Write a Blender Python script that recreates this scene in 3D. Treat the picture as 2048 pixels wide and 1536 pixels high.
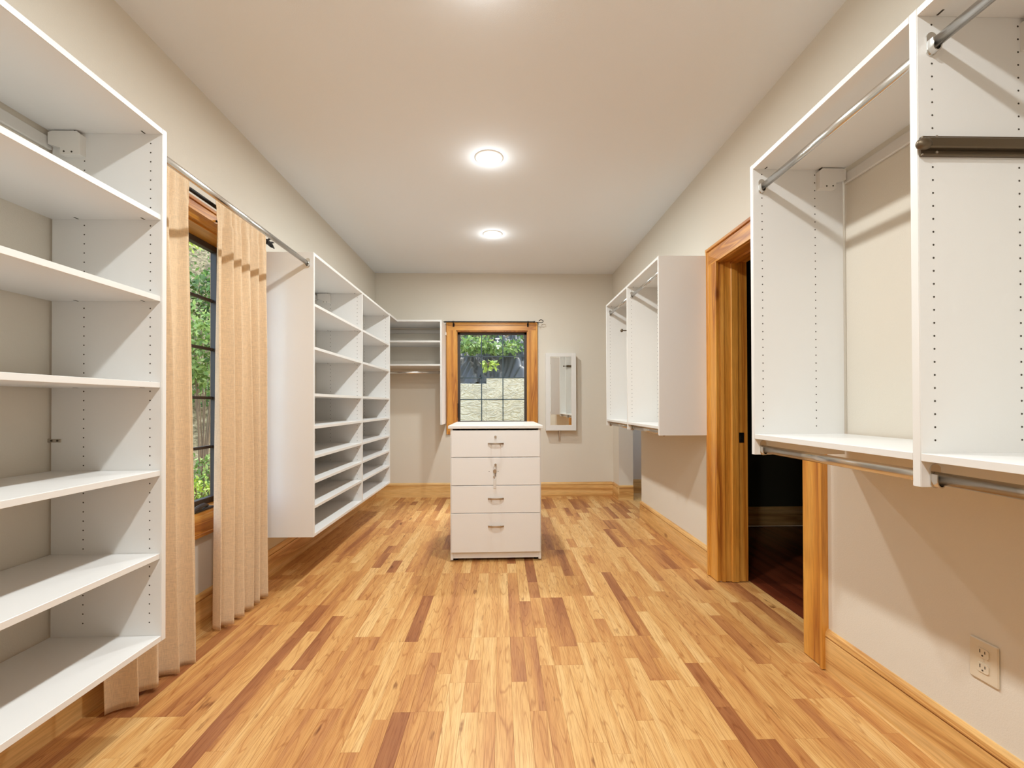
import bpy, bmesh, math, random
import numpy as np
from mathutils import Vector, Matrix

for o in list(bpy.data.objects):
    bpy.data.objects.remove(o)
SC = bpy.context.scene
COL = SC.collection

# ------------------------------------------------------------------ camera
def make_camera():
    f, yaw, p, r, sy = 894.6, .0248, .007, .0028, 35.1
    cy, sn, cp, sp = math.cos(yaw), math.sin(yaw), math.cos(p), math.sin(p)
    F = Vector((sn * cp, cy * cp, sp)); rt = Vector((cy, -sn, 0)); up = rt.cross(F)
    A = math.cos(r) * rt - math.sin(r) * up
    B = math.sin(r) * rt + math.cos(r) * up
    cam = bpy.data.cameras.new('camera')
    cam.sensor_width = 36; cam.lens = f / 2048 * 36
    cam.shift_y = sy / 2048; cam.clip_start = .05; cam.clip_end = 200
    o = bpy.data.objects.new('camera', cam); COL.objects.link(o)
    M = Matrix(((A.x, B.x, -F.x, 0), (A.y, B.y, -F.y, 0), (A.z, B.z, -F.z, 1.15), (0, 0, 0, 1)))
    o.matrix_world = M
    SC.camera = o
make_camera()

# ------------------------------------------------------------------ world, light, exposure
EXPOSURE = 0.0
LAMP_W = 25
LAMP_COL = (.93, .99, 1.0)
SKY_STRENGTH = 1.15
SC.view_settings.view_transform = 'Standard'
SC.view_settings.look = 'None'
SC.view_settings.exposure = EXPOSURE
SC.view_settings.gamma = 1
SC.view_settings.use_curve_mapping = False
w = bpy.data.worlds.new('sky'); SC.world = w; w.use_nodes = True
nt = w.node_tree; nt.nodes.clear()
sky = nt.nodes.new('ShaderNodeTexSky'); sky.sky_type = 'NISHITA'
sky.sun_disc = False; sky.sun_elevation = math.radians(55); sky.sun_rotation = math.radians(30)
sky.air_density = 1.0; sky.dust_density = 2.5; sky.ozone_density = 1.0
bg = nt.nodes.new('ShaderNodeBackground'); bg.inputs[1].default_value = SKY_STRENGTH
wo = nt.nodes.new('ShaderNodeOutputWorld')
hs = nt.nodes.new('ShaderNodeHueSaturation'); hs.inputs['Saturation'].default_value = .75
nt.links.new(sky.outputs[0], hs.inputs['Color']); nt.links.new(hs.outputs[0], bg.inputs[0]); nt.links.new(bg.outputs[0], wo.inputs[0])

# ------------------------------------------------------------------ colour and materials
def lin(c):
    return tuple((v / 255 / 12.92) if v / 255 <= .04045 else ((v / 255 + .055) / 1.055) ** 2.4 for v in c) + (1,)
def new_mat(name):
    m = bpy.data.materials.new(name); m.use_nodes = True
    t = m.node_tree; b = t.nodes['Principled BSDF']
    return m, t, b
def N(t, typ, **kw):
    n = t.nodes.new(typ)
    for k, v in kw.items():
        if k.startswith('i_'): n.inputs[k[2:].replace('_', ' ')].default_value = v
        else: setattr(n, k, v)
    return n
def ramp(t, pts):
    r = t.nodes.new('ShaderNodeValToRGB'); e = r.color_ramp.elements
    while len(e) < len(pts): e.new(.5)
    for q, (p, c) in zip(e, pts): q.position = p; q.color = c
    return r
def plain(name, col, rough=.5, metal=0, bump=0, bscale=200, var=0, spec=.5):
    m, t, b = new_mat(name); L = t.links
    b.inputs['Base Color'].default_value = lin(col); b.inputs['Roughness'].default_value = rough
    b.inputs['Metallic'].default_value = metal; b.inputs['Specular IOR Level'].default_value = spec
    tc = N(t, 'ShaderNodeTexCoord')
    if var:
        n = N(t, 'ShaderNodeTexNoise', i_Scale=3.0, i_Detail=4.0); L.new(tc.outputs['Object'], n.inputs['Vector'])
        a = lin(tuple(v * (1 - var) for v in col)); c = lin(tuple(min(255, v * (1 + var)) for v in col))
        r = ramp(t, [(.3, a), (.7, c)]); L.new(n.outputs['Fac'], r.inputs['Fac']); L.new(r.outputs['Color'], b.inputs['Base Color'])
    if bump:
        n = N(t, 'ShaderNodeTexNoise', i_Scale=bscale, i_Detail=3.0); L.new(tc.outputs['Object'], n.inputs['Vector'])
        bp = N(t, 'ShaderNodeBump', i_Strength=bump, i_Distance=.002); L.new(n.outputs['Fac'], bp.inputs['Height']); L.new(bp.outputs['Normal'], b.inputs['Normal'])
    return m
def wood(name, light, mid, dark, axis='z', ring=9.0, rough=.35, fine=160, stretch=.05, coat=.3, knots=True):
    """pine: broad cathedral figure stretched along one axis, fine streaks, few knots"""
    m, t, b = new_mat(name); L = t.links
    tc = N(t, 'ShaderNodeTexCoord'); mp = N(t, 'ShaderNodeMapping')
    sc = [1, 1, 1]; sc['xyz'.index(axis)] = stretch
    mp.inputs['Scale'].default_value = sc
    L.new(tc.outputs['Object'], mp.inputs['Vector'])
    n1 = N(t, 'ShaderNodeTexNoise', i_Scale=6.0, i_Detail=2.0); L.new(mp.outputs[0], n1.inputs['Vector'])
    mu = N(t, 'ShaderNodeMath', operation='MULTIPLY'); mu.inputs[1].default_value = ring; L.new(n1.outputs['Fac'], mu.inputs[0])
    fr = N(t, 'ShaderNodeMath', operation='PINGPONG'); fr.inputs[1].default_value = 1; L.new(mu.outputs[0], fr.inputs[0])
    r = ramp(t, [(0, lin(light)), (.55, lin(mid)), (.9, lin(dark)), (1, lin(mid))]); L.new(fr.outputs[0], r.inputs['Fac'])
    n2 = N(t, 'ShaderNodeTexNoise', i_Scale=float(fine), i_Detail=2.0); L.new(mp.outputs[0], n2.inputs['Vector'])
    r2 = ramp(t, [(.35, (.72, .66, .6, 1)), (.6, (1, 1, 1, 1))]); L.new(n2.outputs['Fac'], r2.inputs['Fac'])
    mx = N(t, 'ShaderNodeMix', data_type='RGBA', blend_type='MULTIPLY'); mx.inputs[0].default_value = .6
    L.new(r.outputs['Color'], mx.inputs[6]); L.new(r2.outputs['Color'], mx.inputs[7])
    out = mx.outputs[2]
    if knots:
        mk = N(t, 'ShaderNodeMapping'); s2 = [1, 1, 1]; s2['xyz'.index(axis)] = .45; mk.inputs['Scale'].default_value = s2
        L.new(tc.outputs['Object'], mk.inputs['Vector'])
        v = N(t, 'ShaderNodeTexVoronoi', i_Scale=3.1); L.new(mk.outputs[0], v.inputs['Vector'])
        rk = ramp(t, [(.02, (.35, .2, .1, 1)), (.075, (1, 1, 1, 1))]); L.new(v.outputs['Distance'], rk.inputs['Fac'])
        m2 = N(t, 'ShaderNodeMix', data_type='RGBA', blend_type='MULTIPLY'); m2.inputs[0].default_value = .8
        L.new(out, m2.inputs[6]); L.new(rk.outputs['Color'], m2.inputs[7]); out = m2.outputs[2]
    L.new(out, b.inputs['Base Color'])
    b.inputs['Roughness'].default_value = rough; b.inputs['Coat Weight'].default_value = coat; b.inputs['Coat Roughness'].default_value = .25
    bp = N(t, 'ShaderNodeBump', i_Strength=.15, i_Distance=.001); L.new(n2.outputs['Fac'], bp.inputs['Height']); L.new(bp.outputs['Normal'], b.inputs['Normal'])
    return m
def plank_mat(name='laminate_planks', dark=False):
    """oak strips: tone and seed come from each strip's own colour attribute"""
    m, t, b = new_mat(name); L = t.links
    at = N(t, 'ShaderNodeAttribute', attribute_name='tone'); sp = N(t, 'ShaderNodeSeparateColor'); L.new(at.outputs['Color'], sp.inputs[0])
    geo = N(t, 'ShaderNodeNewGeometry')
    off = N(t, 'ShaderNodeCombineXYZ')
    k1 = N(t, 'ShaderNodeMath', operation='MULTIPLY'); k1.inputs[1].default_value = 37.0; L.new(sp.outputs[1], k1.inputs[0])
    k2 = N(t, 'ShaderNodeMath', operation='MULTIPLY'); k2.inputs[1].default_value = 61.0; L.new(sp.outputs[2], k2.inputs[0])
    L.new(k1.outputs[0], off.inputs[0]); L.new(k2.outputs[0], off.inputs[1]); L.new(k1.outputs[0], off.inputs[2])
    ad = N(t, 'ShaderNodeVectorMath', operation='ADD'); L.new(geo.outputs['Position'], ad.inputs[0]); L.new(off.outputs[0], ad.inputs[1])
    mp = N(t, 'ShaderNodeMapping'); mp.inputs['Scale'].default_value = (1, .085, 1); L.new(ad.outputs[0], mp.inputs['Vector'])
    base = ramp(t, [(0, lin((158, 100, 60))), (.22, lin((184, 126, 76))), (.45, lin((203, 147, 86))), (.75, lin((219, 171, 107))), (1, lin((229, 188, 127)))])
    # slow drift along a strip
    nd = N(t, 'ShaderNodeTexNoise', i_Scale=16.0, i_Detail=2.0); L.new(mp.outputs[0], nd.inputs['Vector'])
    a1 = N(t, 'ShaderNodeMath', operation='MULTIPLY_ADD'); a1.inputs[1].default_value = 1.3; a1.inputs[2].default_value = -.67; L.new(nd.outputs['Fac'], a1.inputs[0])
    a2 = N(t, 'ShaderNodeMath', operation='ADD'); L.new(a1.outputs[0], a2.inputs[0]); L.new(sp.outputs[0], a2.inputs[1]); L.new(a2.outputs[0], base.inputs['Fac'])
    # cathedral figure
    n1 = N(t, 'ShaderNodeTexNoise', i_Scale=14.0, i_Detail=1.5); L.new(mp.outputs[0], n1.inputs['Vector'])
    mu = N(t, 'ShaderNodeMath', operation='MULTIPLY'); mu.inputs[1].default_value = 22.0; L.new(n1.outputs['Fac'], mu.inputs[0])
    fr = N(t, 'ShaderNodeMath', operation='PINGPONG'); fr.inputs[1].default_value = 1; L.new(mu.outputs[0], fr.inputs[0])
    rr = ramp(t, [(0, (.60, .42, .28, 1)), (.22, (1, 1, 1, 1)), (1, (1, 1, 1, 1))]); L.new(fr.outputs[0], rr.inputs['Fac'])
    mx = N(t, 'ShaderNodeMix', data_type='RGBA', blend_type='MULTIPLY'); mx.inputs[0].default_value = .62
    L.new(base.outputs['Color'], mx.inputs[6]); L.new(rr.outputs['Color'], mx.inputs[7])
    # fine pores
    mp2 = N(t, 'ShaderNodeMapping'); mp2.inputs['Scale'].default_value = (1, .035, 1); L.new(ad.outputs[0], mp2.inputs['Vector'])
    n2 = N(t, 'ShaderNodeTexNoise', i_Scale=330.0, i_Detail=2.0); L.new(mp2.outputs[0], n2.inputs['Vector'])
    r2 = ramp(t, [(.36, (.72, .6, .5, 1)), (.55, (1, 1, 1, 1))]); L.new(n2.outputs['Fac'], r2.inputs['Fac'])
    m2 = N(t, 'ShaderNodeMix', data_type='RGBA', blend_type='MULTIPLY'); m2.inputs[0].default_value = .7
    L.new(mx.outputs[2], m2.inputs[6]); L.new(r2.outputs['Color'], m2.inputs[7])
    # dark flecks and knots
    mp3 = N(t, 'ShaderNodeMapping'); mp3.inputs['Scale'].default_value = (1, .28, 1); L.new(ad.outputs[0], mp3.inputs['Vector'])
    nz = N(t, 'ShaderNodeTexNoise', i_Scale=22.0, i_Detail=3.0); L.new(mp3.outputs[0], nz.inputs['Vector'])
    r3 = ramp(t, [(.235, (.3, .16, .08, 1)), (.32, (1, 1, 1, 1))]); L.new(nz.outputs['Fac'], r3.inputs['Fac'])
    m3 = N(t, 'ShaderNodeMix', data_type='RGBA', blend_type='MULTIPLY'); m3.inputs[0].default_value = .75
    L.new(m2.outputs[2], m3.inputs[6]); L.new(r3.outputs['Color'], m3.inputs[7])
    L.new(m3.outputs[2], b.inputs['Base Color'])
    b.inputs['Roughness'].default_value = .42; b.inputs['Specular IOR Level'].default_value = .4
    bp = N(t, 'ShaderNodeBump', i_Strength=.12, i_Distance=.0006); L.new(n2.outputs['Fac'], bp.inputs['Height']); L.new(bp.outputs['Normal'], b.inputs['Normal'])
    return m
def linen(name, col):
    m, t, b = new_mat(name); L = t.links
    tc = N(t, 'ShaderNodeTexCoord')
    mpa = N(t, 'ShaderNodeMapping'); mpa.inputs['Scale'].default_value = (1, 1, .06); L.new(tc.outputs['Object'], mpa.inputs['Vector'])
    mpb = N(t, 'ShaderNodeMapping'); mpb.inputs['Scale'].default_value = (.06, .06, 1); L.new(tc.outputs['Object'], mpb.inputs['Vector'])
    na = N(t, 'ShaderNodeTexNoise', i_Scale=700.0, i_Detail=1.0); nb = N(t, 'ShaderNodeTexNoise', i_Scale=700.0, i_Detail=1.0)
    L.new(mpa.outputs[0], na.inputs['Vector']); L.new(mpb.outputs[0], nb.inputs['Vector'])
    ad = N(t, 'ShaderNodeMath', operation='ADD'); L.new(na.outputs['Fac'], ad.inputs[0]); L.new(nb.outputs['Fac'], ad.inputs[1])
    hf = N(t, 'ShaderNodeMath', operation='MULTIPLY'); hf.inputs[1].default_value = .5; L.new(ad.outputs[0], hf.inputs[0])
    r = ramp(t, [(.36, lin(tuple(v * .93 for v in col))), (.62, lin(tuple(min(255, v * 1.03) for v in col)))]); L.new(hf.outputs[0], r.inputs['Fac'])
    L.new(r.outputs['Color'], b.inputs['Base Color']); b.inputs['Roughness'].default_value = .95; b.inputs['Specular IOR Level'].default_value = .1
    b.inputs['Sheen Weight'].default_value = .2
    bp = N(t, 'ShaderNodeBump', i_Strength=.25, i_Distance=.001); L.new(hf.outputs[0], bp.inputs['Height']); L.new(bp.outputs['Normal'], b.inputs['Normal'])
    tr = N(t, 'ShaderNodeBsdfTranslucent'); L.new(r.outputs['Color'], tr.inputs['Color'])
    ms = N(t, 'ShaderNodeMixShader'); ms.inputs[0].default_value = .3
    out = t.nodes['Material Output']; L.new(b.outputs[0], ms.inputs[1]); L.new(tr.outputs[0], ms.inputs[2]); L.new(ms.outputs[0], out.inputs['Surface'])
    return m
def glass_mat():
    m = bpy.data.materials.new('window_glass'); m.use_nodes = True; t = m.node_tree; t.nodes.clear(); L = t.links
    tr = N(t, 'ShaderNodeBsdfTransparent'); tr.inputs[0].default_value = (.95, .98, .97, 1)
    gl = N(t, 'ShaderNodeBsdfGlossy'); gl.inputs['Roughness'].default_value = .01
    fr = N(t, 'ShaderNodeFresnel', i_IOR=1.45); ms = N(t, 'ShaderNodeMixShader'); out = N(t, 'ShaderNodeOutputMaterial')
    ge = N(t, 'ShaderNodeNewGeometry'); inv = N(t, 'ShaderNodeMath', operation='SUBTRACT'); inv.inputs[0].default_value = 1; L.new(ge.outputs['Backfacing'], inv.inputs[1])
    mf = N(t, 'ShaderNodeMath', operation='MULTIPLY'); L.new(inv.outputs[0], mf.inputs[0]); L.new(fr.outputs[0], mf.inputs[1])
    L.new(mf.outputs[0], ms.inputs[0]); L.new(tr.outputs[0], ms.inputs[1]); L.new(gl.outputs[0], ms.inputs[2]); L.new(ms.outputs[0], out.inputs[0])
    return m
def leaf_mat(name, c1, c2, c3):
    m, t, b = new_mat(name); L = t.links
    at = N(t, 'ShaderNodeAttribute', attribute_name='tone')
    sp = N(t, 'ShaderNodeSeparateColor'); L.new(at.outputs['Color'], sp.inputs[0])
    r = ramp(t, [(0, lin(c1)), (.5, lin(c2)), (1, lin(c3))]); L.new(sp.outputs[0], r.inputs['Fac'])
    L.new(r.outputs['Color'], b.inputs['Base Color']); b.inputs['Roughness'].default_value = .5
    tr = N(t, 'ShaderNodeBsdfTranslucent'); L.new(r.outputs['Color'], tr.inputs['Color'])
    ms = N(t, 'ShaderNodeMixShader'); ms.inputs[0].default_value = .35
    out = t.nodes['Material Output']; L.new(b.outputs[0], ms.inputs[1]); L.new(tr.outputs[0], ms.inputs[2]); L.new(ms.outputs[0], out.inputs['Surface'])
    return m
def stucco_mat():
    m, t, b = new_mat('troweled_stucco'); L = t.links
    tc = N(t, 'ShaderNodeTexCoord')
    mp = N(t, 'ShaderNodeMapping'); mp.inputs['Rotation'].default_value = (0, .45, 0); mp.inputs['Scale'].default_value = (1, 1, 2.3); L.new(tc.outputs['Object'], mp.inputs['Vector'])
    v = N(t, 'ShaderNodeTexNoise', i_Scale=3.2, i_Detail=3.0, i_Distortion=1.6); L.new(mp.outputs[0], v.inputs['Vector'])
    mu = N(t, 'ShaderNodeMath', operation='MULTIPLY'); mu.inputs[1].default_value = 9.0; L.new(v.outputs['Fac'], mu.inputs[0])
    fr = N(t, 'ShaderNodeMath', operation='PINGPONG'); fr.inputs[1].default_value = 1; L.new(mu.outputs[0], fr.inputs[0])
    r = ramp(t, [(0, lin((188, 176, 140))), (.12, lin((206, 196, 168))), (1, lin((214, 205, 180)))]); L.new(fr.outputs[0], r.inputs['Fac'])
    L.new(r.outputs['Color'], b.inputs['Base Color']); b.inputs['Roughness'].default_value = .9
    bp = N(t, 'ShaderNodeBump', i_Strength=.8, i_Distance=.02); L.new(fr.outputs[0], bp.inputs['Height']); L.new(bp.outputs['Normal'], b.inputs['Normal'])
    return m
def ground_mat():
    m, t, b = new_mat('leaf_litter'); L = t.links
    tc = N(t, 'ShaderNodeTexCoord')
    n = N(t, 'ShaderNodeTexNoise', i_Scale=7.0, i_Detail=8.0, i_Roughness=.7); L.new(tc.outputs['Object'], n.inputs['Vector'])
    r = ramp(t, [(.3, lin((48, 40, 26))), (.45, lin((104, 92, 60))), (.58, lin((150, 134, 98))), (.75, lin((196, 186, 158)))]); L.new(n.outputs['Fac'], r.inputs['Fac'])
    L.new(r.outputs['Color'], b.inputs['Base Color']); b.inputs['Roughness'].default_value = .95
    bp = N(t, 'ShaderNodeBump', i_Strength=1.0, i_Distance=.08); L.new(n.outputs['Fac'], bp.inputs['Height']); L.new(bp.outputs['Normal'], b.inputs['Normal'])
    return m

M = {}
M['wall'] = plain('wall_paint', (224, 216, 202), .85, bump=.25, bscale=260)
M['ceil'] = plain('ceiling_paint', (238, 240, 242), .9, bump=.25, bscale=200)
M['mel'] = plain('white_melamine', (234, 232, 229), .32, bump=.05, bscale=500)
M['edge'] = plain('white_edging', (228, 225, 220), .3)
M['hole'] = plain('hole_dark', (70, 62, 52), .9)
M['pine_y'] = wood('pine_baseboard_y', (240, 200, 136), (232, 184, 114), (204, 148, 84), 'y')
M['pine_x'] = wood('pine_baseboard_x', (240, 200, 136), (232, 184, 114), (204, 148, 84), 'x')
M['case_z'] = wood('stained_casing_z', (228, 166, 76), (216, 148, 58), (176, 106, 36), 'z')
M['case_x'] = wood('stained_casing_x', (228, 166, 76), (216, 148, 58), (176, 106, 36), 'x')
M['case_y'] = wood('stained_casing_y', (228, 166, 76), (216, 148, 58), (176, 106, 36), 'y')
M['floor'] = plank_mat()
M['sub'] = plain('subfloor_dark', (70, 44, 26), .9)
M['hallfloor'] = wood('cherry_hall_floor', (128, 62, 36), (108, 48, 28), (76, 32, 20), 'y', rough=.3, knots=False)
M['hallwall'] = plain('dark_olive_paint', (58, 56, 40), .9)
M['chrome'] = plain('polished_chrome', (214, 212, 208), .22, 1.0)
M['nickel'] = plain('brushed_nickel', (190, 182, 172), .3, 1.0)
M['bronze'] = plain('oil_rubbed_bronze', (104, 90, 72), .4, .7)
M['black'] = plain('black_iron', (26, 23, 22), .45, .6)
M['sash'] = plain('dark_bronze_sash', (62, 54, 50), .5)
M['muntin'] = plain('blue_grey_muntin', (52, 74, 84), .45)
M['glass'] = glass_mat()
M['steel'] = plain('white_rail_steel', (222, 218, 212), .4)
M['plastic'] = plain('white_plastic', (236, 232, 226), .35)
M['ivory'] = plain('ivory_plate', (220, 207, 184), .35)
M['linen'] = linen('tan_linen', (248, 224, 190))
M['stucco'] = stucco_mat()
M['ground'] = ground_mat()
M['tarp'] = plain('black_sheeting', (50, 51, 48), .38, spec=.5)
M['bark'] = plain('bark', (112, 92, 70), .9, bump=.6, bscale=30, var=.2)
M['fence'] = plain('weathered_pickets', (150, 138, 110), .9, var=.12)
M['leafL'] = leaf_mat('bright_leaf', (70, 96, 42), (112, 142, 66), (168, 186, 108))
M['leafD'] = leaf_mat('deep_leaf', (38, 62, 26), (74, 108, 48), (120, 150, 76))
M['leafY'] = leaf_mat('yellow_leaf', (110, 130, 40), (170, 190, 70), (206, 220, 120))
M['siding'] = plain('house_siding', (168, 160, 146), .8)
def emit_mat(name, col, s):
    m = bpy.data.materials.new(name); m.use_nodes = True; t = m.node_tree; t.nodes.clear()
    e = N(t, 'ShaderNodeEmission'); e.inputs[0].default_value = (*col, 1); e.inputs[1].default_value = s
    o = N(t, 'ShaderNodeOutputMaterial'); t.links.new(e.outputs[0], o.inputs[0]); return m
M['lamp'] = emit_mat('lit_lens', (1, .95, .88), 9.0)
mm, tt, bb = new_mat('mirror_silver'); bb.inputs['Metallic'].default_value = 1; bb.inputs['Roughness'].default_value = .02; bb.inputs['Base Color'].default_value = (.86, .88, .86, 1)
M['mirror'] = mm

# ------------------------------------------------------------------ object helpers
def props(o, label=None, cat=None, group=None, kind=None):
    if label: o['label'] = label
    if cat: o['category'] = cat
    if group: o['group'] = group
    if kind: o['kind'] = kind
    return o
def thing(name, loc, label=None, cat=None, group=None, kind=None):
    o = bpy.data.objects.new(name, None); o.empty_display_size = .1
    COL.objects.link(o); o.location = loc
    o['base'] = list(loc)
    return props(o, label, cat, group, kind)
def base_of(p):
    while p is not None:
        if 'base' in p: return Vector(p['base'])
        p = p.parent
    return Vector((0, 0, 0))
class MB:
    def __init__(s): s.bm = bmesh.new()
    def box(s, x0, x1, y0, y1, z0, z1, bev=0, mat=None):
        bm = bmesh.new(); bmesh.ops.create_cube(bm, size=1)
        for v in bm.verts:
            v.co = Vector(((x0 + x1) / 2 + v.co.x * (x1 - x0), (y0 + y1) / 2 + v.co.y * (y1 - y0), (z0 + z1) / 2 + v.co.z * (z1 - z0)))
        if bev: bmesh.ops.bevel(bm, geom=bm.edges[:], offset=bev, segments=1, affect='EDGES')
        s.merge(bm, mat); return s
    def merge(s, bm, mat=None):
        if mat is not None: bm.transform(mat)
        me = bpy.data.meshes.new('tmp'); bm.to_mesh(me); bm.free(); s.bm.from_mesh(me); bpy.data.meshes.remove(me)
    def cyl(s, p, q, r, n=16, r2=None, sx=1.0, sy=1.0):
        p, q = Vector(p), Vector(q); d = q - p; bm = bmesh.new()
        bmesh.ops.create_cone(bm, cap_ends=True, segments=n, radius1=r, radius2=r if r2 is None else r2, depth=d.length)
        bm.transform(Matrix.Diagonal((sx, sy, 1, 1)))
        rot = d.to_track_quat('Z', 'Y').to_matrix().to_4x4()
        bm.transform(Matrix.Translation((p + q) / 2) @ rot); s.merge(bm); return s
    def sphere(s, c, r, sc=(1, 1, 1), n=14):
        bm = bmesh.new(); bmesh.ops.create_uvsphere(bm, u_segments=n, v_segments=max(6, n // 2), radius=r)
        bm.transform(Matrix.Translation(Vector(c)) @ Matrix.Diagonal((*sc, 1))); s.merge(bm); return s
    def tube(s, pts, r, n=8, radii=None):
        pts = [Vector(p) for p in pts]; rings = []
        for i, p in enumerate(pts):
            t = (pts[min(i + 1, len(pts) - 1)] - pts[max(i - 1, 0)]).normalized()
            a = t.orthogonal().normalized() if not rings else (prev - t * prev.dot(t)).normalized()
            prev = a; b = t.cross(a); rr = radii[i] if radii else r
            rings.append([s.bm.verts.new(p + (a * math.cos(k * math.tau / n) + b * math.sin(k * math.tau / n)) * rr) for k in range(n)])
        for u, v in zip(rings, rings[1:]):
            for k in range(n): s.bm.faces.new((u[k], u[(k + 1) % n], v[(k + 1) % n], v[k]))
        s.bm.faces.new(rings[0][::-1]); s.bm.faces.new(rings[-1]); return s
    def prism(s, prof, axis, a, b):
        """extrude a closed 2D profile along an axis; profile pairs are the two other coordinates in xyz order"""
        def P(u, v, w): return (w, u, v) if axis == 'x' else (u, w, v) if axis == 'y' else (u, v, w)
        A = [s.bm.verts.new(P(u, v, a)) for u, v in prof]; B = [s.bm.verts.new(P(u, v, b)) for u, v in prof]
        n = len(prof)
        for k in range(n): s.bm.faces.new((A[k], A[(k + 1) % n], B[(k + 1) % n], B[k]))
        s.bm.faces.new(A[::-1]); s.bm.faces.new(B); return s
    def build(s, name, mat, parent=None, smooth=False, kind=None, label=None):
        bmesh.ops.recalc_face_normals(s.bm, faces=s.bm.faces[:])
        off = base_of(parent) if parent is not None else Vector((0, 0, 0))
        if parent is not None: bmesh.ops.translate(s.bm, verts=s.bm.verts[:], vec=-off)
        me = bpy.data.meshes.new(name); s.bm.to_mesh(me); s.bm.free(); me.materials.append(mat)
        if smooth:
            for p in me.polygons: p.use_smooth = True
        o = bpy.data.objects.new(name, me); COL.objects.link(o)
        if parent is not None: o.parent = parent
        return props(o, label=label, kind=kind)
def B(name, mat, parent, *a, bev=.0008, **kw):
    return MB().box(*a, bev=bev).build(name, mat, parent, **kw)
def struct(name, mb, mat, parent=None):
    o = mb.build(name, mat, parent)
    if parent is None: o['kind'] = 'structure'
    return o
def copy_tree(o, parent=None, loc=None):
    c = o.copy(); COL.objects.link(c)
    if parent is not None: c.parent = parent
    if loc is not None: c.location = loc; c['base'] = list(loc)
    for ch in list(o.children): copy_tree(ch, c)
    return c

# ------------------------------------------------------------------ setting
H = 2.795; XW = -1.563; XE = 1.413; YB = 5.603; YF = -1.9; WT = .172
# window openings
W1 = dict(y0=1.74, y1=2.728, z0=.575, z1=2.10)      # left wall
W2 = dict(x0=-.56, x1=.343, z0=.90, z1=2.083)      # back wall
D1 = dict(y0=2.03, y1=2.875, z1=2.085)             # doorway right
P1 = dict(y0=4.478, y1=5.34, z1=2.05)              # passage right
m = MB()
m.box(XW - WT, XW, YF, W1['y0'], 0, H); m.box(XW - WT, XW, W1['y1'], YB + WT, 0, H)
m.box(XW - WT, XW, W1['y0'], W1['y1'], 0, W1['z0']); m.box(XW - WT, XW, W1['y0'], W1['y1'], W1['z1'], H)
struct('wall_left', m, M['wall'])
m = MB()
m.box(XW, W2['x0'], YB, YB + WT, 0, H); m.box(W2['x1'], XE, YB, YB + WT, 0, H)
m.box(W2['x0'], W2['x1'], YB, YB + WT, 0, W2['z0']); m.box(W2['x0'], W2['x1'], YB, YB + WT, W2['z1'], H)
struct('wall_back', m, M['wall'])
m = MB()
m.box(XE, XE + WT, YF, D1['y0'], 0, H); m.box(XE, XE + WT, D1['y1'], P1['y0'], 0, H); m.box(XE, XE + WT, P1['y1'], YB + WT, 0, H)
m.box(XE, XE + WT, D1['y0'], D1['y1'], D1['z1'], H); m.box(XE, XE + WT, P1['y0'], P1['y1'], P1['z1'], H)
struct('wall_right', m, M['wall'])
struct('wall_front', MB().box(XW - WT, XE + WT, YF - WT, YF, 0, H), M['wall'])
struct('ceiling', MB().box(XW - WT, XE + WT, YF - WT, YB + WT, H, H + .1), M['ceil'])
# dark hall behind the doorway
m = MB()
m.box(XE + WT, 3.4, 4.18, 4.28, 0, H); m.box(3.4, 3.5, -.2, 4.28, 0, H); m.box(XE + WT, 3.4, -.3, -.2, 0, H)
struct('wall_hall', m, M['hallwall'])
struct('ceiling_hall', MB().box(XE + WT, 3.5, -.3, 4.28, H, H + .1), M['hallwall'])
# passage room beyond the second opening; unseen wall hole added to let daylight in
m = MB()
m.box(XE + WT, 3.5, 5.76, 5.88, 0, H)
m.box(3.0, 3.1, 4.28, 4.36, 0, H); m.box(3.0, 3.1, 5.68, 5.76, 0, H); m.box(3.0, 3.1, 4.36, 5.68, 0, .9); m.box(3.0, 3.1, 4.36, 5.68, 1.75, H)
struct('wall_passage', m, M['wall'])
struct('ceiling_passage', MB().box(XE + WT, 3.5, 4.28, 5.88, H, H + .1), M['ceil'])
PR = [(0, 0), (.0, .145), (.0, .179), (0, .179)]
def base_profile(side, at, t=.015):
    """board, dark shadow groove, rounded cap"""
    pts = [(0, 0), (t, 0), (t, .1405), (t - .007, .1410), (t - .007, .1465), (t - .0005, .1475), (t, .152), (t - .002, .166), (t - .008, .175), (t - .010, .179), (0, .179)]
    return [(at + side * u, v) for u, v in pts]
struct('baseboard_left', MB().prism(base_profile(1, XW), 'y', YF, YB), M['pine_y'])
m = MB().prism(base_profile(-1, XE), 'y', YF, 1.905); m.prism(base_profile(-1, XE), 'y', 2.985, P1['y0'] + .012)
m.prism(base_profile(-1, XE), 'y', P1['y1'] - .015, YB)
struct('baseboard_right', m, M['pine_y'])
m = MB().prism([(YB - (u - 0), v) for u, v in [(q[0], q[1]) for q in base_profile(1, 0)]], 'x', XW + .015, XE - .015)
struct('baseboard_back', m, M['pine_x'])
m = MB().prism([(P1['y1'] - u, v) for u, v in base_profile(1, 0)], 'x', XE, XE + WT)
m.prism([(5.76 - u, v) for u, v in base_profile(1, 0)], 'x', XE + WT, 3.4)
struct('baseboard_passage', m, M['pine_x'])
struct('baseboard_hall', MB().prism([(4.18 - u, v) for u, v in base_profile(1, 0)], 'x', XE + WT, 3.4), M['pine_x'])

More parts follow.
